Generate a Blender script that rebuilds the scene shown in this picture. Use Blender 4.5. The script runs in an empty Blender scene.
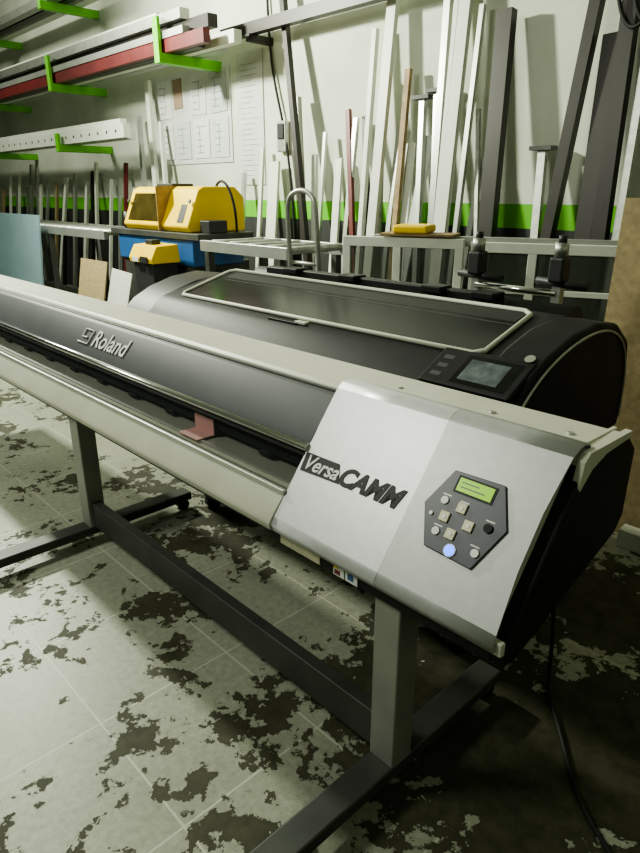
import bpy, bmesh, math, random
from mathutils import Vector, Matrix
random.seed(4)
S=bpy.context.scene; COL=bpy.context.collection

# ---------------- materials ----------------
def mat(name,col,rough=.5,metal=0,var=.12,scale=6,emit=None,es=1,alpha=1,bump=0,coat=0,spec=.5):
    m=bpy.data.materials.new(name); m.use_nodes=True; nt=m.node_tree; b=nt.nodes["Principled BSDF"]
    b.inputs["Roughness"].default_value=rough; b.inputs["Metallic"].default_value=metal
    b.inputs["Coat Weight"].default_value=coat; b.inputs["Specular IOR Level"].default_value=spec
    tc=nt.nodes.new("ShaderNodeTexCoord"); n=nt.nodes.new("ShaderNodeTexNoise"); n.inputs["Scale"].default_value=scale; n.inputs["Detail"].default_value=6
    nt.links.new(tc.outputs["Object"],n.inputs["Vector"])
    r=nt.nodes.new("ShaderNodeValToRGB"); r.color_ramp.elements[0].position=.3; r.color_ramp.elements[1].position=.7
    r.color_ramp.elements[0].color=(*[c*(1-var) for c in col],1); r.color_ramp.elements[1].color=(*[min(1,c*(1+var)) for c in col],1)
    nt.links.new(n.outputs["Fac"],r.inputs["Fac"]); nt.links.new(r.outputs["Color"],b.inputs["Base Color"])
    if emit: b.inputs["Emission Color"].default_value=(*emit,1); b.inputs["Emission Strength"].default_value=es
    if alpha<1: b.inputs["Alpha"].default_value=alpha
    if bump:
        bp=nt.nodes.new("ShaderNodeBump"); bp.inputs["Strength"].default_value=bump; bp.inputs["Distance"].default_value=.01
        nt.links.new(n.outputs["Fac"],bp.inputs["Height"]); nt.links.new(bp.outputs["Normal"],b.inputs["Normal"])
    return m
M=dict(
 cream=mat("cream_plastic",(.54,.54,.46),.42,0,.06),
 apron=mat("apron_plastic",(.46,.47,.39),.38,0,.06),
 grey=mat("grey_cover",(.060,.064,.070),.55,0,.1,spec=.3),
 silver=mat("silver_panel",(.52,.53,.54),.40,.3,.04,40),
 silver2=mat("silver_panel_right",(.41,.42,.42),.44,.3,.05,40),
 black=mat("black_plastic",(.012,.012,.013),.5,0,.2,spec=.3),
 dark=mat("dark_chassis",(.025,.026,.028),.5,0,.2),
 satin=mat("satin_black",(.017,.018,.019),.5,0,.25,spec=.16),
 gloss=mat("gloss_black_window",(.016,.017,.017),.14,0,.5,2.5,spec=.09),
 chrome=mat("chrome",(.75,.76,.75),.18,1,.03),
 steel=mat("steel",(.42,.43,.40),.42,.8,.15,20),
 leg=mat("leg_paint",(.32,.33,.30),.42,.45,.08),
 foot=mat("foot_paint",(.06,.063,.057),.5,.2,.25),
 alu=mat("aluminium",(.55,.57,.54),.35,.7,.08),
 white=mat("white_profile",(.68,.70,.63),.45,0,.06),
 wood=mat("wood",(.28,.19,.09),.6,0,.3,14),
 brown=mat("dark_brown_profile",(.022,.018,.016),.45,0,.2),
 red=mat("dark_red_profile",(.14,.02,.022),.45,0,.2),
 green=mat("green_paint",(.16,.55,.03),.5,0,.1),
 yellow=mat("yellow_paint",(.85,.58,.01),.45,0,.08),
 ywin=mat("dark_tinted_window",(.045,.035,.01),.15,0,.5,4),
 paper=mat("paper",(.56,.58,.55),.7,0,.06),
 hexa=mat("control_bezel",(.035,.04,.06),.4,0,.1),
 lcd=mat("lcd_green",(.10,.2,.02),.3,0,.1,emit=(.30,.62,.02),es=.8,spec=.2),
 btn=mat("button_cream",(.62,.58,.42),.4,0,.05),
 dot=mat("button_white",(.7,.7,.68),.4,0,.05),
 blue=mat("blue_led",(.02,.05,.5),.3,0,.05,emit=(.03,.17,1),es=3.2),
 cardboard=mat("particleboard",(.33,.26,.14),.75,0,.2,30),
 lblue=mat("light_blue_board",(.27,.40,.45),.6,0,.05),
 blueframe=mat("blue_machine",(.03,.10,.27),.4,0,.1),
 pink=mat("pink_reflection_tint",(.85,.50,.48),.6,0,.05),  # colour of the imitated pink reflection in the view window
 glass=mat("tinted_glass",(.03,.033,.035),.07,0,.1,alpha=.2),
 wglass=mat("window_glass",(.08,.10,.08),.08,0,.3,3,alpha=.6),
 rubber=mat("rubber",(.01,.01,.01),.7,0,.2),
 tag=mat("label_silver",(.5,.48,.36),.4,.3,.15,60),
 line=mat("pencil_line",(.30,.32,.33),.8,0,.1),
)
# ---------------- helpers ----------------
def empty(name,loc=(0,0,0)):
    e=bpy.data.objects.new(name,None); COL.objects.link(e); e.location=loc; e.empty_display_size=.1; return e
def fin(name,bm,m,parent=None,bevel=0,smooth=False,seg=2):
    bmesh.ops.recalc_face_normals(bm,faces=bm.faces)
    me=bpy.data.meshes.new(name); bm.to_mesh(me); bm.free()
    o=bpy.data.objects.new(name,me); COL.objects.link(o)
    for x in (m if isinstance(m,list) else [m]): me.materials.append(x)
    if parent: o.parent=parent
    if smooth:
        for p in me.polygons: p.use_smooth=True
    if bevel:
        b=o.modifiers.new("b","BEVEL"); b.width=bevel; b.segments=seg; b.limit_method='ANGLE'; b.angle_limit=math.radians(25)
        b.harden_normals=True
        for p in me.polygons: p.use_smooth=True
    return o
def box(name,x0,x1,y0,y1,z0,z1,m,parent=None,bevel=0,rot=None):
    bm=bmesh.new(); bmesh.ops.create_cube(bm,size=1)
    c=Vector(((x0+x1)/2,(y0+y1)/2,(z0+z1)/2))
    for v in bm.verts: v.co=Vector((v.co.x*(x1-x0),v.co.y*(y1-y0),v.co.z*(z1-z0)))
    if rot: bmesh.ops.rotate(bm,verts=bm.verts,cent=(0,0,0),matrix=Matrix.Rotation(math.radians(rot[1]),3,rot[0]))
    for v in bm.verts: v.co+=c
    return fin(name,bm,m,parent,bevel)
def prism(name,prof,x0,x1,m,parent=None,bevel=0):
    bm=bmesh.new()
    a=[bm.verts.new((x0,y,z)) for y,z in prof]; b=[bm.verts.new((x1,y,z)) for y,z in prof]
    n=len(prof)
    for i in range(n): bm.faces.new((a[i],a[(i+1)%n],b[(i+1)%n],b[i]))
    bm.faces.new(a); bm.faces.new(list(reversed(b)))
    return fin(name,bm,m,parent,bevel)
def beam(name,p0,p1,w,d,m,parent=None,bevel=0):
    p0=Vector(p0);p1=Vector(p1); z=(p1-p0).normalized(); x=Vector((1,0,0))
    if abs(z.x)>.9: x=Vector((0,1,0))
    y=z.cross(x).normalized(); x=y.cross(z).normalized()
    bm=bmesh.new(); r=[]
    for p in (p0,p1): r.append([bm.verts.new(p+x*sx*w/2+y*sy*d/2) for sx,sy in((-1,-1),(1,-1),(1,1),(-1,1))])
    for i in range(4): bm.faces.new((r[0][i],r[0][(i+1)%4],r[1][(i+1)%4],r[1][i]))
    bm.faces.new(r[0]); bm.faces.new(r[1])
    return fin(name,bm,m,parent,bevel)
def cyl(name,p0,p1,r,m,parent=None,seg=20,r2=None):
    p0=Vector(p0);p1=Vector(p1); d=p1-p0
    bm=bmesh.new(); bmesh.ops.create_cone(bm,cap_ends=True,segments=seg,radius1=r,radius2=r if r2 is None else r2,depth=d.length)
    q=d.to_track_quat('Z','Y').to_matrix()
    for v in bm.verts: v.co=q@v.co+(p0+p1)/2
    o=fin(name,bm,m,parent)
    for p in o.data.polygons: p.use_smooth=len(p.vertices)==4
    return o
def tube(name,pts,r,m,parent=None,cyclic=False,smooth=True):
    cu=bpy.data.curves.new(name,'CURVE'); cu.dimensions='3D'; cu.bevel_depth=r; cu.bevel_resolution=3
    s=cu.splines.new('NURBS' if smooth else 'POLY'); s.points.add(len(pts)-1)
    for i,p in enumerate(pts): s.points[i].co=(*p,1)
    if smooth: s.order_u=4; s.use_endpoint_u=not cyclic
    s.use_cyclic_u=cyclic
    cu.materials.append(m); o=bpy.data.objects.new(name,cu); COL.objects.link(o)
    if parent:o.parent=parent
    return o
def text(name,body,size,loc,rotx,m,parent,shear=0,offset=0,ext=.0008,rotz=0,sx=1):
    cu=bpy.data.curves.new(name,'FONT'); cu.body=body; cu.size=size; cu.shear=shear; cu.offset=offset; cu.extrude=ext
    cu.materials.append(m); o=bpy.data.objects.new(name,cu); COL.objects.link(o)
    o.matrix_world=Matrix.Translation(loc)@Matrix.Rotation(rotx,4,'X')@Matrix.Rotation(rotz,4,'Z')@Matrix.Diagonal((sx,1,1,1))
    if parent: o.parent=parent
    return o
def join(name,objs):
    bpy.ops.object.select_all(action='DESELECT')
    for o in objs: o.select_set(True)
    bpy.context.view_layer.objects.active=objs[0]; bpy.ops.object.join(); objs[0].name=name; return objs[0]

# ---------------- room ----------------
def floor_mat():
    m=bpy.data.materials.new("worn_tile_floor"); m.use_nodes=True; nt=m.node_tree; N=nt.nodes; L=nt.links; b=N["Principled BSDF"]
    tc=N.new("ShaderNodeTexCoord"); sep=N.new("ShaderNodeSeparateXYZ"); L.new(tc.outputs["Object"],sep.inputs[0])
    def mth(op,a,bv=None,c=None):
        n=N.new("ShaderNodeMath"); n.operation=op
        for i,v in enumerate((a,bv,c)):
            if v is None: continue
            if isinstance(v,(int,float)): n.inputs[i].default_value=v
            else: L.new(v,n.inputs[i])
        return n.outputs[0]
    T=.505
    def line(o,off,w=.0065):
        a=mth('ADD',o,off); a=mth('DIVIDE',a,T); fr=mth('FRACT',mth('ADD',a,100)); fr=mth('SUBTRACT',fr,.5); fr=mth('ABSOLUTE',fr)
        return mth('GREATER_THAN',fr,.5-w)
    g=mth('MAXIMUM',line(sep.outputs[0],1.69),line(sep.outputs[1],-.61))
    def noise(scale,detail=8,rough=.6,dist=0,w=0):
        n=N.new("ShaderNodeTexNoise"); n.noise_dimensions='4D'; n.inputs["Scale"].default_value=scale; n.inputs["Detail"].default_value=detail
        n.inputs["Roughness"].default_value=rough; n.inputs["Distortion"].default_value=dist; n.inputs["W"].default_value=w
        L.new(tc.outputs["Object"],n.inputs["Vector"]); return n.outputs["Fac"]
    big=noise(2.4,10,.64,.25,1.0); fine=noise(12,8,.68,.25,4.0); tone=noise(1.3,5,.5,0,8.)
    v=mth('ADD',mth('MULTIPLY',big,.62),mth('MULTIPLY',fine,.38))
    # dirt gets heavier toward the passage behind / right of the machine
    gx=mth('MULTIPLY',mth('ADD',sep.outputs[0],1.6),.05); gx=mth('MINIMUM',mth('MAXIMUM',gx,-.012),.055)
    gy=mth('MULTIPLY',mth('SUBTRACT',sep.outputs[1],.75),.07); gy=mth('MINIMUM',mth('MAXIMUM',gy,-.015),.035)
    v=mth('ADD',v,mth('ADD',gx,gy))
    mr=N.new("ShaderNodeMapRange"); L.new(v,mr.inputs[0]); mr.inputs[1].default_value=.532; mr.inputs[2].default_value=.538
    r=N.new("ShaderNodeValToRGB"); L.new(tone,r.inputs[0]); r.color_ramp.elements[0].position=.35; r.color_ramp.elements[1].position=.65
    r.color_ramp.elements[0].color=(.30,.315,.25,1); r.color_ramp.elements[1].color=(.41,.425,.35,1)
    sp=noise(38,5,.7,0,3.); r2=N.new("ShaderNodeValToRGB"); L.new(sp,r2.inputs[0]); r2.color_ramp.elements[0].position=.3; r2.color_ramp.elements[1].position=.62
    r2.color_ramp.elements[0].color=(.62,.62,.58,1); r2.color_ramp.elements[1].color=(1,1,1,1)
    mul=N.new("ShaderNodeMix"); mul.data_type='RGBA'; mul.blend_type='MULTIPLY'; mul.inputs[0].default_value=.85; L.new(r.outputs[0],mul.inputs[6]); L.new(r2.outputs[0],mul.inputs[7])
    m1=N.new("ShaderNodeMix"); m1.data_type='RGBA'; L.new(mth('MULTIPLY',g,.8),m1.inputs[0]); L.new(mul.outputs[2],m1.inputs[6]); m1.inputs[7].default_value=(.50,.51,.43,1)
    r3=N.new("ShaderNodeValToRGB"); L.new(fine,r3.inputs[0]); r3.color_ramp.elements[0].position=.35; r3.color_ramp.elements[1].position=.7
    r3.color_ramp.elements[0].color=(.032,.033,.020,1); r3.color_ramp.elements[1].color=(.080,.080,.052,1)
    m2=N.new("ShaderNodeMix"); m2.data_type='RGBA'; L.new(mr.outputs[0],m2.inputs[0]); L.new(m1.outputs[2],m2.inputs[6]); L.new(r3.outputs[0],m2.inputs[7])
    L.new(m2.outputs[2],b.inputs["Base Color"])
    rr=N.new("ShaderNodeMapRange"); L.new(mr.outputs[0],rr.inputs[0]); rr.inputs[3].default_value=.42; rr.inputs[4].default_value=.6; L.new(rr.outputs[0],b.inputs["Roughness"])
    sr=N.new("ShaderNodeMapRange"); L.new(mr.outputs[0],sr.inputs[0]); sr.inputs[3].default_value=.4; sr.inputs[4].default_value=.2; L.new(sr.outputs[0],b.inputs["Specular IOR Level"])
    bp=N.new("ShaderNodeBump"); bp.inputs["Strength"].default_value=.25; bp.inputs["Distance"].default_value=.004
    L.new(mth('SUBTRACT',mr.outputs[0],g),bp.inputs["Height"]); L.new(bp.outputs[0],b.inputs["Normal"])
    return m
def wall_mat():
    m=bpy.data.materials.new("painted_wall"); m.use_nodes=True; nt=m.node_tree; N=nt.nodes; L=nt.links; b=N["Principled BSDF"]
    tc=N.new("ShaderNodeTexCoord"); sep=N.new("ShaderNodeSeparateXYZ"); L.new(tc.outputs["Object"],sep.inputs[0])
    n=N.new("ShaderNodeTexNoise"); n.inputs["Scale"].default_value=1.4; n.inputs["Detail"].default_value=8; L.new(tc.outputs["Object"],n.inputs["Vector"])
    r=N.new("ShaderNodeValToRGB"); L.new(n.outputs["Fac"],r.inputs[0]); r.color_ramp.elements[0].position=.3;r.color_ramp.elements[1].position=.65
    r.color_ramp.elements[0].color=(.52,.55,.46,1); r.color_ramp.elements[1].color=(.65,.68,.59,1)
    def gt(v):
        g=N.new("ShaderNodeMath"); g.operation='GREATER_THAN'; L.new(sep.outputs[2],g.inputs[0]); g.inputs[1].default_value=v; return g.outputs[0]
    m1=N.new("ShaderNodeMix"); m1.data_type='RGBA'; L.new(gt(1.36),m1.inputs[0]); m1.inputs[6].default_value=(.035,.037,.035,1); m1.inputs[7].default_value=(.13,.46,.02,1)
    m2=N.new("ShaderNodeMix"); m2.data_type='RGBA'; L.new(gt(1.55),m2.inputs[0]); L.new(m1.outputs[2],m2.inputs[6]); L.new(r.outputs[0],m2.inputs[7])
    L.new(m2.outputs[2],b.inputs["Base Color"]); b.inputs["Roughness"].default_value=.7
    return m
WM=wall_mat()
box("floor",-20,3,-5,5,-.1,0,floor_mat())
box("wall_back",-20,3,5,5.15,0,5.3,WM); box("wall_left",-20.15,-20,-5,5,0,5.3,WM); box("wall_right",3,3.15,-5,5,0,5.3,WM)
box("ceiling",-20,3,-5,5.15,5.3,5.4,mat("ceiling_paint",(.4,.42,.37),.8))

# ---------------- foreground printer ----------------
P=empty("large_format_printer")
XL=-5.2
prism("chassis",[(1.085,.665),(1.58,.80),(1.60,.83),(1.60,1.055),(1.355,1.055),(1.355,.83),(1.13,.79),(1.10,.77),(1.085,.71)],XL,-.62,M['dark'],P,.004)
prism("top_cover",[(1.345,1.05),(1.345,1.078),(1.36,1.09),(1.565,1.09),(1.585,1.075),(1.585,1.05)],XL,-.548,M['cream'],P,.005)
prism("front_cover",[(1.352,1.074),(1.322,1.071),(1.305,1.062),(1.215,.952),(1.205,.936),(1.215,.928),(1.24,.935),(1.32,1.02),(1.35,1.03)],XL,-1.31,M['grey'],P,.004)
box("cover_groove",XL,-1.31,1.328,1.332,1.0700,1.0745,M['black'],P)
cyl("chrome_rail",(XL,1.197,.930),(-1.31,1.197,.930),.013,M['chrome'],P)
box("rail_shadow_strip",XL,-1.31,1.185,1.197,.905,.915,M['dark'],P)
prism("view_window",[(1.192,.915),(1.108,.815),(1.112,.812),(1.196,.912)],XL,-1.31,M['glass'],P)
cyl("carriage_rail",(XL,1.27,.935),(-1.31,1.27,.935),.014,M['chrome'],P)
box("carriage_beam",XL,-1.31,1.29,1.35,.85,.93,M['leg'],P)
box("platen",XL,-1.31,1.13,1.29,.800,.812,M['apron'],P)
box("platen_front_strip",XL,-1.31,1.15,1.165,.812,.818,M['alu'],P)
box("pinch_roller_bar",XL,-1.31,1.225,1.245,.842,.865,M['satin'],P)
for i in range(12):
    x=-1.55-i*.3; cyl("pinch_roller_%d"%(i+1),(x-.03,1.235,.828),(x+.03,1.235,.828),.014,M['rubber'],P,12)
box("window_lip",XL,-1.31,1.098,1.112,.802,.820,M['alu'],P,.003)
prism("front_apron",[(1.115,.806),(1.098,.803),(1.050,.745),(1.041,.727),(1.047,.706),(1.085,.70),(1.10,.76)],XL,-1.31,M['apron'],P,.005)
box("pink_reflection",-1.95,-1.83,1.14,1.215,.819,.822,M['pink'],P)  # solid pink piece put in to imitate a reflection in the view window
box("pink_reflection_edge",-1.95,-1.83,1.213,1.217,.819,.880,M['pink'],P)  # upright part of the same imitated reflection
# control module skin
prof=[(1.40,1.085),(1.398,1.102),(1.37,1.108),(1.345,1.104),(1.325,1.088),(1.2374,.9747),(1.1497,.8613),(1.062,.748),(1.049,.728),(1.054,.708),(1.08,.70)]
bm=bmesh.new(); xs=[-1.312,-1.10,-.905,-.901,-.72,-.562]; rows=[]
for i,(y,z) in enumerate(prof):
    s=max(0,min(1,(1.345-y)/.29)); xr=-.562-.016*math.sin(math.pi*s)
    row=[]
    for j,x in enumerate(xs):
        xx=x if j<4 else (x+(xr+.562)*(.5 if j==4 else 1)); row.append(bm.verts.new((xx,y,z)))
    rows.append(row)
for i in range(len(rows)-1):
    for j in range(len(xs)-1):
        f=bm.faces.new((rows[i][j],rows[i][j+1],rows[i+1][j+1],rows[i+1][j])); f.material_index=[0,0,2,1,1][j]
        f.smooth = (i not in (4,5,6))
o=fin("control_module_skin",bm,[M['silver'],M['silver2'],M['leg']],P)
sd=o.modifiers.new("s","SOLIDIFY"); sd.thickness=.004; sd.offset=0
inner=[(1.40,1.07),(1.39,1.10),(1.347,1.10),(1.328,1.084),(1.066,.748),(1.054,.728),(1.058,.71),(1.085,.705),(1.2,.72),(1.40,.9)]
prism("module_side_plate",inner,-1.311,-1.300,M['silver'],P)
prism("module_core",[(y+.006,z-.006) for y,z in inner],-1.30,-.60,M['black'],P)
prism("end_cap",[(1.082,.664),(1.12,.655),(1.60,.80),(1.635,.84),(1.64,1.03),(1.59,1.072),(1.37,1.075),(1.345,1.062),(1.10,.745),(1.075,.70)],-.61,-.545,M['black'],P,.006)
prism("end_flange",[(1.345,1.098),(1.40,1.096),(1.588,1.091),(1.588,1.078),(1.50,1.070),(1.42,1.06),(1.37,1.045),(1.33,1.01),(1.27,.95),(1.19,.85),(1.10,.735),(1.07,.70),(1.058,.71),(1.056,.728),(1.067,.748),(1.15,.855),(1.24,.972),(1.325,1.082)],-.590,-.580,M['cream'],P)
prism("end_corner_plate",[(1.36,1.096),(1.588,1.092),(1.588,1.076),(1.45,1.070),(1.38,1.05),(1.33,1.01),(1.32,1.02),(1.335,1.08)],-.560,-.542,M['cream'],P)
box("corner_tab",-.585,-.545,1.058,1.075,.70,.735,M['cream'],P,.004)
box("base_band",-1.36,-.58,1.078,1.09,.655,.712,M['black'],P,.003)
box("type_label",-1.30,-1.13,1.0745,1.0775,.660,.698,M['tag'],P)
box("warning_label",-1.075,-1.035,1.0745,1.0775,.658,.698,M['dot'],P); box("warning_yellow",-1.073,-1.058,1.073,1.0745,.680,.695,M['yellow'],P)
box("warning_label_b",-1.03,-.985,1.0745,1.0775,.658,.698,M['dot'],P); box("warning_red",-1.07,-1.05,1.073,1.0745,.663,.676,M['red'],P); box("warning_blue",-1.02,-1.0,1.073,1.0745,.667,.685,M['blueframe'],P)
for x in (-1.18,-.86,-.64): cyl("top_screw",(x,1.46,1.088),(x,1.46,1.094),.009,M['steel'],P,12)
dn=Vector((0,-.6119,-.7910)); nn=Vector((0,-.7910,.6119)); TH=math.atan2(.7910,.6119)
def PL(a,b,h=0): return Vector((a,1.325,1.088))+dn*(b-.013)+nn*(h+.0025)
def plate(name,pts,h0,h1,m,bevel=0):
    bm=bmesh.new(); a=[bm.verts.new(PL(x,b,h0)) for x,b in pts]; c=[bm.verts.new(PL(x,b,h1)) for x,b in pts]; n=len(pts)
    for i in range(n): bm.faces.new((a[i],a[(i+1)%n],c[(i+1)%n],c[i]))
    bm.faces.new(a); bm.faces.new(c); return fin(name,bm,m,P,bevel)
hexp=[(-.864,.232),(-.822,.130),(-.682,.126),(-.634,.225),(-.678,.338),(-.815,.332)]
plate("control_bezel",hexp,0,.005,M['hexa'],.002)
plate("lcd_frame",[(-.803,.138),(-.695,.138),(-.695,.182),(-.803,.182)],.005,.0065,M['black'])
plate("lcd_screen",[(-.797,.143),(-.701,.143),(-.701,.177),(-.797,.177)],.0065,.0072,M['lcd'])
for k in range(2): plate("lcd_text_%d"%k,[(-.788,.152+k*.012),(-.74+k*.02,.152+k*.012),(-.74+k*.02,.155+k*.012),(-.788,.155+k*.012)],.0072,.0074,M['hexa'])
def button(name,a,b,r,m,h=.006): cyl(name,PL(a,b,.003),PL(a,b,.003+h),r,m,P,20)
for i,(da,db) in enumerate(((0,-.034),(0,.034),(-.034,0),(.034,0))):
    a,b=-.760+da,.248+db
    plate("pad_key_%d"%i,[(a-.013,b-.013),(a+.013,b-.013),(a+.013,b+.013),(a-.013,b+.013)],.005,.010,M['btn'],.002)
    button("pad_cap_%d"%i,a,b,.005,M['leg'],.008)
button("key_a",-.812,.210,.010,M['dot']); button("key_b",-.800,.288,.010,M['dot']); button("key_c",-.683,.300,.010,M['dot'])
button("key_d",-.678,.235,.011,M['satin'],.007); button("key_e",-.832,.252,.005,M['leg'])
button("power_ring",-.744,.318,.016,M['dot'],.005); button("power_led",-.744,.318,.013,M['blue'],.0065)
for i,(a,b) in enumerate(((-.812,.195),(-.80,.273),(-.69,.285),(-.68,.218),(-.76,.198))):
    plate("key_caption_%d"%i,[(a-.012,b-.0015),(a+.012,b-.0015),(a+.012,b+.0015),(a-.012,b+.0015)],.005,.0054,M['leg'])
# logos
plate("logo_backing",[(-1.306,.228),(-1.170,.226),(-1.142,.280),(-1.300,.286)],.0,.0012,M['black'])
text("logo_script","Versa",.062,PL(-1.298,.276,.0014),TH,M['dot'],P,shear=.3,offset=.0010,rotz=math.radians(1),sx=.98)
text("logo_caps","CAMM",.074,PL(-1.155,.278,.0006),TH,M['black'],P,shear=.3,offset=.0032,rotz=0,sx=1.0)
cd=Vector((0,.090,.110)).normalized(); cn=Vector((0,-cd.z,cd.y)); TR=math.atan2(cd.z,cd.y)
def lg(a,b,h=.003): return Vector((a,1.215,.952))+cd*(b+.036)+cn*h
text("logo_name","Roland",.115,lg(-2.84,0),TR,M['dot'],P,offset=.0014,shear=.08,sx=.98)
tube("logo_icon",[lg(-2.97,.0),lg(-2.87,.0),lg(-2.87,.07),lg(-2.95,.07),lg(-2.95,.03),lg(-2.90,.03)],.0035,M['dot'],P,smooth=False)
# stand
for i,x in enumerate((-.90,-2.83)):
    box("leg_%d"%(i+1),x-.045,x+.045,1.10,1.185,.095,.70,M['leg'],P,.006)
    box("foot_%d"%(i+1),x-.045,x+.045,.60,1.68,.055,.10,M['foot'],P,.008)
    for y in (.64,1.64):
        cyl("caster_wheel",(x-.03,y,.028),(x+.03,y,.028),.028,M['rubber'],P); box("caster_fork",x-.02,x+.02,y-.02,y+.02,.04,.06,M['foot'],P)
box("stand_crossbeam",-2.79,-.94,1.12,1.165,.10,.225,M['foot'],P,.004)
prism("lower_bracket",[(1.08,.66),(1.2,.66),(1.2,.60),(1.12,.62)],-1.0,-.80,M['black'],P)

# ---------------- rear printer ----------------
H=empty("large_format_printer.001")
hp=[(1.78,.72),(1.73,.78),(1.71,.93),(1.725,.985),(1.78,1.03),(1.835,1.085),(1.88,1.105),(2.30,1.200),(2.42,1.195),(2.54,1.11),(2.58,.95),(2.55,.72)]
prism("body",hp,-3.25,-1.13,M['satin'],H,.012)
cap=[(1.74,.74),(1.70,.85),(1.705,.96),(1.76,1.02),(1.84,1.09),(1.95,1.145),(2.10,1.19),(2.28,1.21),(2.45,1.185),(2.58,1.10),(2.62,.95),(2.60,.74)]
prism("end_cap_right",cap,-1.13,-.95,M['satin'],H,.02)
prism("end_cap_left",[(y,z-.03) for y,z in cap],-3.55,-3.25,M['black'],H,.02)
c2=[(-.947,1.76,.80)]+[(-.947,y-.0,z-.012) for y,z in [(1.725,.86),(1.73,.965),(1.78,1.02),(1.86,1.085),(1.96,1.135),(2.10,1.178),(2.28,1.198),(2.43,1.173),(2.55,1.09),(2.59,.95),(2.58,.80)]]
tube("end_cap_trim",c2,.005,M['steel'],H)
def sl(y): return 1.105+(y-1.88)*(.095/.42)
pts=[(-3.08,1.90),(-1.22,1.90),(-1.19,1.93),(-1.22,2.28),(-1.26,2.31),(-3.14,2.31),(-3.17,2.28),(-3.11,1.93)]
bm=bmesh.new(); va=[bm.verts.new((x,y,sl(y)-.01)) for x,y in pts]; vs=[bm.verts.new((x,y,sl(y)+.006)) for x,y in pts]
bm.faces.new(vs); bm.faces.new(va)
for i in range(8): bm.faces.new((va[i],va[(i+1)%8],vs[(i+1)%8],vs[i]))
fin("lid_window",bm,M['gloss'],H)
def lidstrip(n,x0,x1,y0,y1,h,m):
    bm=bmesh.new(); bm.faces.new([bm.verts.new((x,y,sl(y)+h)) for x,y in((x0,y0),(x1,y0),(x1,y1),(x0,y1))]); fin(n,bm,m,H)
lidstrip("lid_reflection_line",-3.07,-1.23,2.17,2.176,.0068,M['grey']); lidstrip("lid_reflection_band",-3.10,-1.24,2.20,2.285,.0066,M['black'])  # strips laid on the lid to imitate streaky reflections
tube("lid_trim",[(x,y,sl(y)+.008) for x,y in pts],.010,M['cream'],H,cyclic=True,smooth=False)
box("lid_handle",-2.30,-2.10,1.855,1.895,1.09,1.105,M['black'],H,.004); box("lid_latch",-2.12,-2.05,1.86,1.89,1.10,1.112,M['cream'],H,.003)
box("front_ledge",-3.25,-1.35,1.72,1.80,1.0,1.012,M['black'],H,.004)
A=math.degrees(math.atan2(.09,.17))
box("display_pod",-1.33,-.97,1.73,1.92,1.045,1.085,M['satin'],H,.01,rot=('X',A))
def pod(a,b,h):
    return Vector((a,1.825,1.065))+Vector((0,math.cos(math.radians(A)),math.sin(math.radians(A))))*b+Vector((0,-math.sin(math.radians(A)),math.cos(math.radians(A))))*h
def podplate(n,x0,x1,b0,b1,h,m):
    bm=bmesh.new(); bm.faces.new([bm.verts.new(pod(*q,h)) for q in((x0,b0),(x1,b0),(x1,b1),(x0,b1))]); fin(n,bm,m,H)
podplate("display_bezel",-1.21,-1.0,-.075,.07,.0205,M['gloss'])
podplate("display_screen",-1.19,-1.04,-.055,.05,.0212,mat("display_grey",(.07,.085,.09),.15,0,.8,18,emit=(.3,.36,.36),es=.04))
for i in range(3): podplate("side_key_%d"%i,-1.30,-1.26,-.06+i*.045,-.04+i*.045,.0205,M['grey'])
cyl("round_badge",pod(-1.005,.105,.02),pod(-1.005,.105,.024),.018,M['steel'],H)
cyl("rear_roll",(-3.3,2.62,1.13),(-1.2,2.62,1.13),.07,M['dark'],H)
box("rear_tray",-3.1,-1.5,2.50,2.56,1.16,1.225,M['black'],H,.01)
for x in (-2.9,-2.45,-1.9,-1.62): box("rear_clip",x,x+.12,2.46,2.56,1.20,1.235,M['satin'],H,.008)
for i,x in enumerate((-2.72,-1.1)):
    box("stand_leg_%d"%i,x-.05,x+.05,2.1,2.2,.09,.73,M['foot'],H,.005); box("stand_foot_%d"%i,x-.04,x+.04,1.74,2.56,.06,.12,M['foot'],H,.006)
    for y in (1.77,2.52): cyl("caster",(x-.03,y,.035),(x+.03,y,.035),.035,M['rubber'],H)
box("stand_beam",-2.67,-1.15,2.12,2.18,.2,.32,M['foot'],H)
# ---------------- rack on wall ----------------
for x in (-6.95,-9.85,-12.75,-15.6):
    for z in (2.28,3.06,4.05):
        if z<3 and x>-8: continue
        R=empty("rack_bracket")
        box("arm",x-.05,x+.05,4.2,5.0,z-.10,z-.001,M['green'],R,.004); box("arm_tip",x-.05,x+.05,4.17,4.21,z-.10,z+(.34 if z>3 else .14),M['green'],R,.004)
def hbar(x0,x1,y,z,w,h,m): return box("p",x0,x1,y-w/2,y+w/2,z,z+h,m)
join("stacked_metal_profiles",[hbar(-15,-6.15,4.28,3.06,.08,.13,M['red']),hbar(-15,-6.4,4.38,3.06,.09,.16,M['brown']),hbar(-14,-5.95,4.52,3.06,.1,.12,M['white']),hbar(-15,-6.4,4.66,3.06,.12,.1,M['alu']),
  hbar(-14.5,-6.5,4.27,3.19,.09,.07,M['alu']),hbar(-15,-6.2,4.40,3.22,.12,.12,M['brown']),hbar(-14,-6.6,4.33,3.345,.12,.10,M['steel']),hbar(-14,-6.9,4.55,3.2,.14,.18,M['steel']),hbar(-15,-7.2,4.4,3.45,.09,.05,M['white'])])
SC=empty("steel_channel"); box("channel",-6.5,-.8,4.70,4.80,3.17,3.28,M['brown'],SC)
for x in (-6.0,-3.0,-1.0): box("wall_bracket",x-.03,x+.03,4.68,5.0,3.10,3.17,M['brown'],SC)
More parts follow.
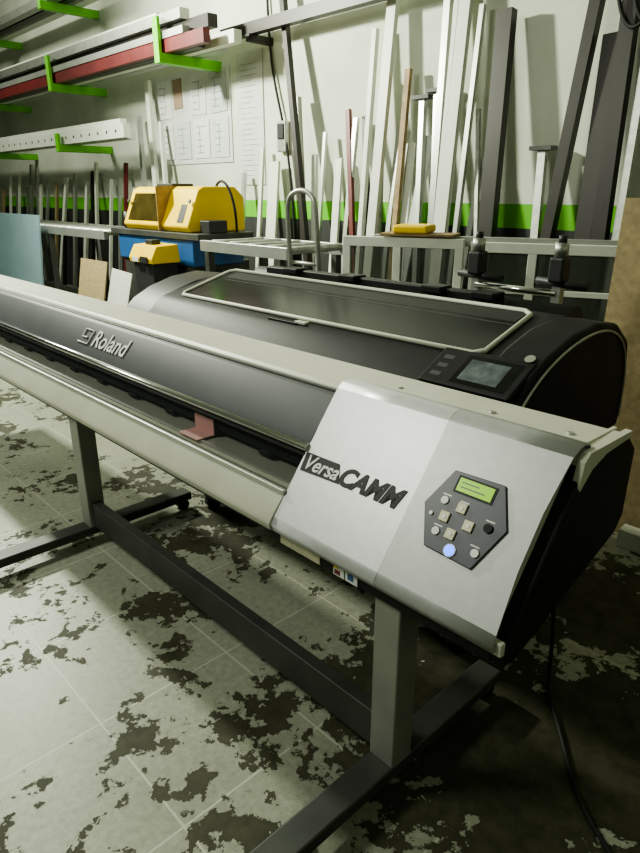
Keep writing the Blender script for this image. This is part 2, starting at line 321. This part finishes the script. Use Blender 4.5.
BN=empty("punched_shelf_profile"); box("front_face",-15,-8.0,4.25,4.34,2.28,2.44,M['white'],BN); box("rear_bar",-15,-8.2,4.4,4.52,2.28,2.38,M['alu'],BN); box("top_bar",-15,-8.1,4.27,4.36,2.445,2.50,M['white'],BN)
for i in range(18): cyl("hole",(-8.2-i*.25,4.247,2.36),(-8.2-i*.25,4.26,2.36),.02,M['foot'],BN,10)
join("upper_profile_bundle",[hbar(-15,-9.0,4.35,4.05,.12,.1,M['steel']),hbar(-15,-9.3,4.5,4.05,.1,.1,M['brown']),hbar(-15,-8.9,4.7,4.05,.14,.06,M['white'])])
# ---------------- leaning profiles ----------------
def lean(xt,zt,xb,zb,w,d,m,yt=4.9):
    k=zt/(zt-zb); yb=4.56
    return beam("p",(xt,yt-d/2,zt),(xt+(xb-xt)*k*.9,yb,0.005),w,d,m)
obs=[lean(-3.44,3.35,-3.42,1.46,.11,.05,M['white']),lean(-3.62,3.3,-3.52,1.46,.06,.05,M['alu']),lean(-3.30,3.0,-3.28,1.46,.04,.04,M['alu']),
 lean(-4.20,3.25,-4.21,1.44,.10,.05,M['white']),lean(-4.40,3.0,-4.36,1.44,.05,.05,M['white']),lean(-4.08,2.2,-4.06,1.44,.05,.04,M['alu']),
 lean(-3.83,2.39,-3.71,1.43,.05,.05,M['alu']),lean(-3.68,2.41,-3.54,1.43,.05,.05,M['alu']),lean(-3.27,2.27,-3.11,1.41,.03,.03,M['steel']),
 lean(-2.66,1.94,-2.60,1.45,.06,.05,M['steel']),lean(-3.95,2.05,-3.9,1.45,.08,.03,M['white']),
 lean(-3.52,3.5,-3.47,1.46,.04,.04,M['white']),lean(-4.62,2.3,-4.6,1.44,.05,.04,M['alu']),lean(-4.85,1.95,-4.8,1.44,.09,.03,M['white']),
 lean(-4.3,2.6,-4.15,1.44,.035,.04,M['steel']),lean(-3.75,2.1,-3.8,1.44,.10,.02,M['paper']),lean(-3.2,1.9,-3.2,1.44,.05,.03,M['alu']),
 lean(-5.05,2.2,-5.0,1.44,.035,.03,M['alu']),lean(-6.05,2.1,-6.0,1.44,.05,.03,M['white']),
 lean(-8.4,3.0,-8.13,1.66,.09,.05,M['white']),lean(-8.7,2.6,-8.5,1.66,.06,.05,M['alu']),lean(-8.15,2.5,-7.95,1.66,.05,.05,M['white']),lean(-5.2,2.0,-5.1,1.4,.06,.04,M['white']),
 lean(-5.85,1.95,-5.8,1.4,.16,.03,M['white']),lean(-6.4,1.85,-6.35,1.4,.05,.04,M['alu'])]
for x,z in ((-3.83,2.39),(-3.68,2.43),(-2.66,1.94)): obs.append(box("t",x-.09,x+.09,4.82,4.93,z,z+.03,M['foot']))
for i in range(18):
    x=-8.95-i*.38+random.uniform(-.12,.12); z=random.uniform(1.65,2.1)
    obs.append(lean(x,z,x+random.uniform(-.05,.08),z-.5,random.choice((.04,.06,.09)),.04,random.choice((M['white'],M['alu'],M['white'],M['steel'],M['cardboard']))))
join("leaning_metal_profiles",obs)
obs=[lean(-3.07,2.92,-2.97,1.40,.13,.08,M['brown']),lean(-2.34,3.2,-2.45,1.38,.08,.08,M['brown']),lean(-2.14,3.3,-2.04,1.43,.10,.08,M['brown']),lean(-1.98,3.0,-1.93,1.43,.05,.06,M['steel']),
 lean(-2.24,2.65,-2.18,1.43,.12,.05,M['brown']),
 lean(-5.68,3.7,-5.11,1.42,.06,.06,M['brown']),lean(-5.44,2.55,-5.2,1.43,.04,.05,M['steel']),lean(-4.73,2.38,-4.52,1.43,.05,.04,M['red']),lean(-4.52,2.28,-4.31,1.44,.04,.04,M['brown'])]
for i in range(5):
    x=-9.2-i*1.1; z=random.uniform(1.6,2.1); obs.append(lean(x,z,x+.05,z-.5,.05,.05,random.choice((M['brown'],M['steel'],M['red']))))
join("leaning_dark_beams",obs)
lean(-4.01,2.64,-3.96,1.40,.055,.04,M['wood']).name="leaning_wood_batten"
tube("hanging_cable",[(-6.02,4.97,3.8),(-6.0,4.96,3.2),(-5.93,4.96,2.7),(-5.7,4.95,2.2),(-5.6,4.95,1.3),(-5.6,4.95,.6)],.014,M['rubber'])
tube("cable_coil",[(-2.12+.13*math.cos(a)+.01*i,4.72+.01*(i%4),2.95+.33*math.sin(a)) for i,a in enumerate([i*.6 for i in range(30)])],.013,M['rubber'])
# papers
N_=empty("pinned_paper_sheets")
box("backing",-8.45,-6.75,4.985,5.0,1.98,3.04,M['paper'],N_)
cols=[(.66,.68,.66),(.50,.53,.53),(.62,.64,.62),(.53,.56,.56),(.64,.66,.64),(.30,.22,.16),(.60,.62,.61),(.48,.51,.51)]
for k in range(8):
    x=-8.36+(k%4)*.40+random.uniform(-.03,.03); z=2.04+(k//4)*.5
    box("sheet_%d"%(k+1),x,x+(.2 if k==5 else .33),4.975,4.984,z+(.1 if k==5 else 0),z+.44,mat("sheet_paper_%d"%k,cols[k],.7,0,.06,25),N_,rot=('Y',random.uniform(-3,3)))
    if k!=5:
        for j in range(5): box("sheet_line_%d_%d"%(k,j),x+.05,x+.05+random.uniform(.08,.22),4.972,4.976,z+.06+j*.075,z+.07+j*.075,M['line'],N_)
        xx=x+random.uniform(.08,.2); box("sheet_rule_%d"%k,xx,xx+.01,4.972,4.976,z+.06,z+.36,M['line'],N_)
W_=empty("paper_chart"); box("sheet",-6.62,-6.15,4.985,5.0,1.72,3.1,M['paper'],W_)
for i in range(22): box("line_%d"%i,-6.55,-6.40+random.uniform(0,.18),4.982,4.986,1.82+i*.055,1.826+i*.055,M['line'],W_)
SB=empty("switch_box"); box("housing",-5.86,-5.72,4.93,5.0,2.05,2.36,M['steel'],SB,.01); box("cover",-5.84,-5.74,4.915,4.93,2.18,2.33,M['dark'],SB,.005)
# ---------------- roller conveyor bench ----------------
for nm,xa,xb,legs in (("roller_conveyor_bench",-12.5,-6.72,(-12.3,-10,-8.2,-6.85)),("roller_conveyor_bench.001",-4.9,-3.75,(-4.8,-3.85))):
    B=empty(nm)
    for y in (3.25,3.85): box("rail",xa,xb,y-.025,y+.025,1.16,1.25,M['alu'],B,.004)
    x=xa+.12; i=0
    while x<xb-.03:
        i+=1; cyl("roller_%d"%i,(x,3.27,1.225),(x,3.83,1.225),.03,M['steel'],B,12); x+=.25
    for x in legs:
        for y in (3.25,3.85): box("leg",x-.03,x+.03,y-.03,y+.03,0,1.16,M['foot'],B)
    box("lower_shelf",xa+.1,xb-.1,3.3,3.8,.35,.38,M['foot'],B)
# saw: one yellow hood over a blue base
Y=empty("chop_saw_machine")
box("base",-6.45,-5.15,3.3,3.95,0,1.02,M['foot'],Y,.01); box("bed",-6.62,-4.98,3.26,3.88,1.235,1.29,M['foot'],Y,.005)
box("neck",-6.5,-5.10,3.28,3.85,1.0,1.235,M['blueframe'],Y,.01)
prism("hood",[(3.34,1.29),(3.30,1.34),(3.44,1.66),(3.50,1.69),(3.85,1.69),(3.95,1.60),(3.95,1.29)],-6.40,-5.20,M['yellow'],Y,.015)
prism("hood_window",[(3.322,1.375),(3.430,1.625),(3.424,1.630),(3.312,1.378)],-6.32,-5.74,M['ywin'],Y)
box("hood_seam",-5.66,-5.65,3.27,3.8,1.30,1.692,M['wood'],Y)
prism("hood_slot",[(3.322,1.375),(3.39,1.53),(3.384,1.535),(3.312,1.378)],-5.40,-5.30,M['dark'],Y)
for x in (-6.36,-5.70,-5.24): cyl("hood_bolt",(x,3.37,1.56),(x,3.36,1.565),.02,M['dark'],Y,10)
box("motor",-6.2,-5.9,3.6,3.85,1.69,1.72,M['dark'],Y,.01); box("control_knob_box",-5.15,-5.0,3.4,3.6,1.29,1.40,M['dark'],Y,.01)
cyl("clamp_cylinder",(-6.5,3.4,1.29),(-6.5,3.4,1.45),.035,M['dark'],Y); tube("air_hose",[(-5.3,3.7,1.68),(-5.1,3.65,1.85),(-4.98,3.7,1.6),(-5.0,3.7,1.29)],.012,M['rubber'],Y)
T=empty("tool_case"); box("body",-5.60,-5.25,2.95,3.2,.0,1.04,M['dark'],T,.01); prism("lid",[(2.93,1.04),(2.92,1.08),(2.98,1.19),(3.2,1.20),(3.22,1.04)],-5.63,-5.22,M['yellow'],T,.01); box("handle",-5.5,-5.38,3.03,3.12,1.19,1.235,M['dark'],T,.005)
box("label",-5.55,-5.44,2.910,2.918,1.05,1.09,M['dot'],T); box("grip_panel",-5.40,-5.28,2.905,2.918,1.045,1.10,M['dark'],T)
beam("light_blue_board",(-8.9,3.0,0),(-8.9,3.12,1.38),1.5,.02,M['lblue'])
beam("cardboard_sheet",(-6.75,2.9,0),(-6.75,3.1,.96),.62,.015,M['cardboard'])
beam("white_panel_sheet",(-6.15,2.86,0),(-6.1,3.08,.90),.42,.01,M['paper'])
# hand truck
K=empty("hand_truck")
tube("frame_handle",[(-3.36,2.98,.12),(-3.36,2.93,1.1),(-3.36,2.9,1.5),(-3.35,2.9,1.62),(-3.22,2.9,1.67),(-3.09,2.9,1.62),(-3.08,2.9,1.5),(-3.08,2.93,1.1),(-3.08,2.98,.12)],.016,M['steel'],K)
for z in (.4,.8,1.2): cyl("rung",(-3.36,2.93,z),(-3.08,2.93,z),.012,M['steel'],K)
box("toe_plate",-3.4,-3.04,2.78,2.98,.0,.015,M['alu'],K)
for x in (-3.42,-3.02): cyl("wheel",(x-.025,3.05,.11),(x+.025,3.05,.11),.11,M['rubber'],K)
# window frames standing
F=empty("window_frame_stack"); F.location=(-3.55,3.62,0); F.rotation_euler=(0,0,math.atan2(.75,1.8))
def fb(n,x0,x1,y0,y1,z0,z1,m,bv=.004): return box(n,x0,x1,y0,y1,z0,z1,m,F,bv)
for q,(x0,x1,yo,zt) in enumerate(((0,.92,0,1.33),(.96,2.0,.06,1.31))):
    fb("top_%d"%q,x0,x1,yo,yo+.05,zt-.07,zt,M['white']); fb("bottom_%d"%q,x0,x1,yo,yo+.05,0,.08,M['white'])
    fb("stile_l_%d"%q,x0,x0+.06,yo,yo+.05,.08,zt-.07,M['white']); fb("stile_r_%d"%q,x1-.06,x1,yo,yo+.05,.08,zt-.07,M['white'])
    fb("mullion_%d"%q,x0+.40,x0+.46,yo,yo+.05,.08,zt-.07,M['white']); fb("glass_%d"%q,x0+.05,x1-.05,yo+.02,yo+.026,.07,zt-.06,M['wglass'],0)
    fb("midrail_%d"%q,x0+.05,x1-.05,yo+.005,yo+.045,.96,1.0,M['white'])
fb("back_top",.2,2.1,.14,.19,1.27,1.34,M['alu']); fb("back_bottom",.2,2.1,.14,.19,0,.06,M['alu']); fb("back_l",.2,.26,.14,.19,.06,1.27,M['alu']); fb("back_r",2.04,2.1,.14,.19,.06,1.27,M['alu'])
fb("wood_offcut",.30,.85,-.02,.22,1.341,1.36,M['wood']); fb("yellow_wrap",.40,.66,-.04,.24,1.36,1.42,M['yellow'],.02)
G=empty("media_roll_stand")
for i,(x) in enumerate((-1.78,-1.36)):
    box("post_%d"%i,x-.02,x+.02,2.74,2.78,.04,1.30,M['steel'],G); box("head_%d"%i,x-.035,x+.035,2.71,2.79,1.27,1.38,M['dark'],G,.012)
    cyl("knob_%d"%i,(x,2.75,1.38),(x,2.75,1.44),.03,M['steel'],G); cyl("knob_top_%d"%i,(x,2.75,1.44),(x,2.75,1.47),.018,M['dark'],G)
    box("foot_%d"%i,x-.03,x+.03,2.7,3.0,0,.04,M['foot'],G)
    cyl("arm_%d"%i,(x-.1,2.75,1.27),(x+.14,2.75,1.26),.018,M['dark'],G)
cyl("cross_bar",(-1.78,2.75,1.22),(-1.36,2.75,1.22),.016,M['chrome'],G)
beam("particleboard_sheet",(-.57,3.12,0.0),(-.57,3.2,1.62),1.46,.025,M['cardboard'])
box("floor_plinth",-1.0,.6,2.98,3.06,0,.09,M['white'])
tube("power_cable",[(-.75,1.60,.80),(-.76,1.74,.55),(-.78,1.88,.2),(-.78,1.88,.010),(-.72,1.78,.008),(-.60,1.64,.008),(-.50,1.50,.008),(-.38,1.40,.008),(-.2,1.30,.008),(.1,1.25,.008)],.007,M['rubber'])

# ---------------- lights ----------------
def area(name,loc,rot,sx,sy,e,c=(.96,1,.82)):
    l=bpy.data.lights.new(name,'AREA'); l.shape='RECTANGLE'; l.size=sx; l.size_y=sy; l.energy=e; l.color=c
    o=bpy.data.objects.new(name,l); o.location=loc; o.rotation_euler=rot; COL.objects.link(o); return o
def aim(o,t): o.rotation_euler=(Vector(t)-o.location).to_track_quat('-Z','Y').to_euler()
a=area("lamp_front",(-3.8,-1.6,4.2),(0,0,0),1.2,.7,130,(.97,1,.86)); aim(a,(-2.4,1.0,.4))
a=area("lamp_wall",(-7.4,1.7,4.0),(0,0,0),.35,.3,500); aim(a,(-2.6,5,2.3))
a=area("lamp_left",(-11,1.5,4.9),(0,0,0),1.5,.5,120); aim(a,(-10,4.5,1.5))
w=bpy.data.worlds.new("world"); S.world=w; w.use_nodes=True; bg=w.node_tree.nodes["Background"]; bg.inputs[0].default_value=(.74,.85,.60,1); bg.inputs[1].default_value=.14
# ---------------- camera ----------------
cam=bpy.data.cameras.new("camera"); co=bpy.data.objects.new("camera",cam); COL.objects.link(co)
co.location=(0,0,1.65); co.rotation_euler=(math.radians(90-20.2),0,math.radians(46.4)); cam.lens=27.01; cam.clip_start=.02
S.camera=co
try:
    S.view_settings.look='AgX - Medium High Contrast'
except Exception: pass
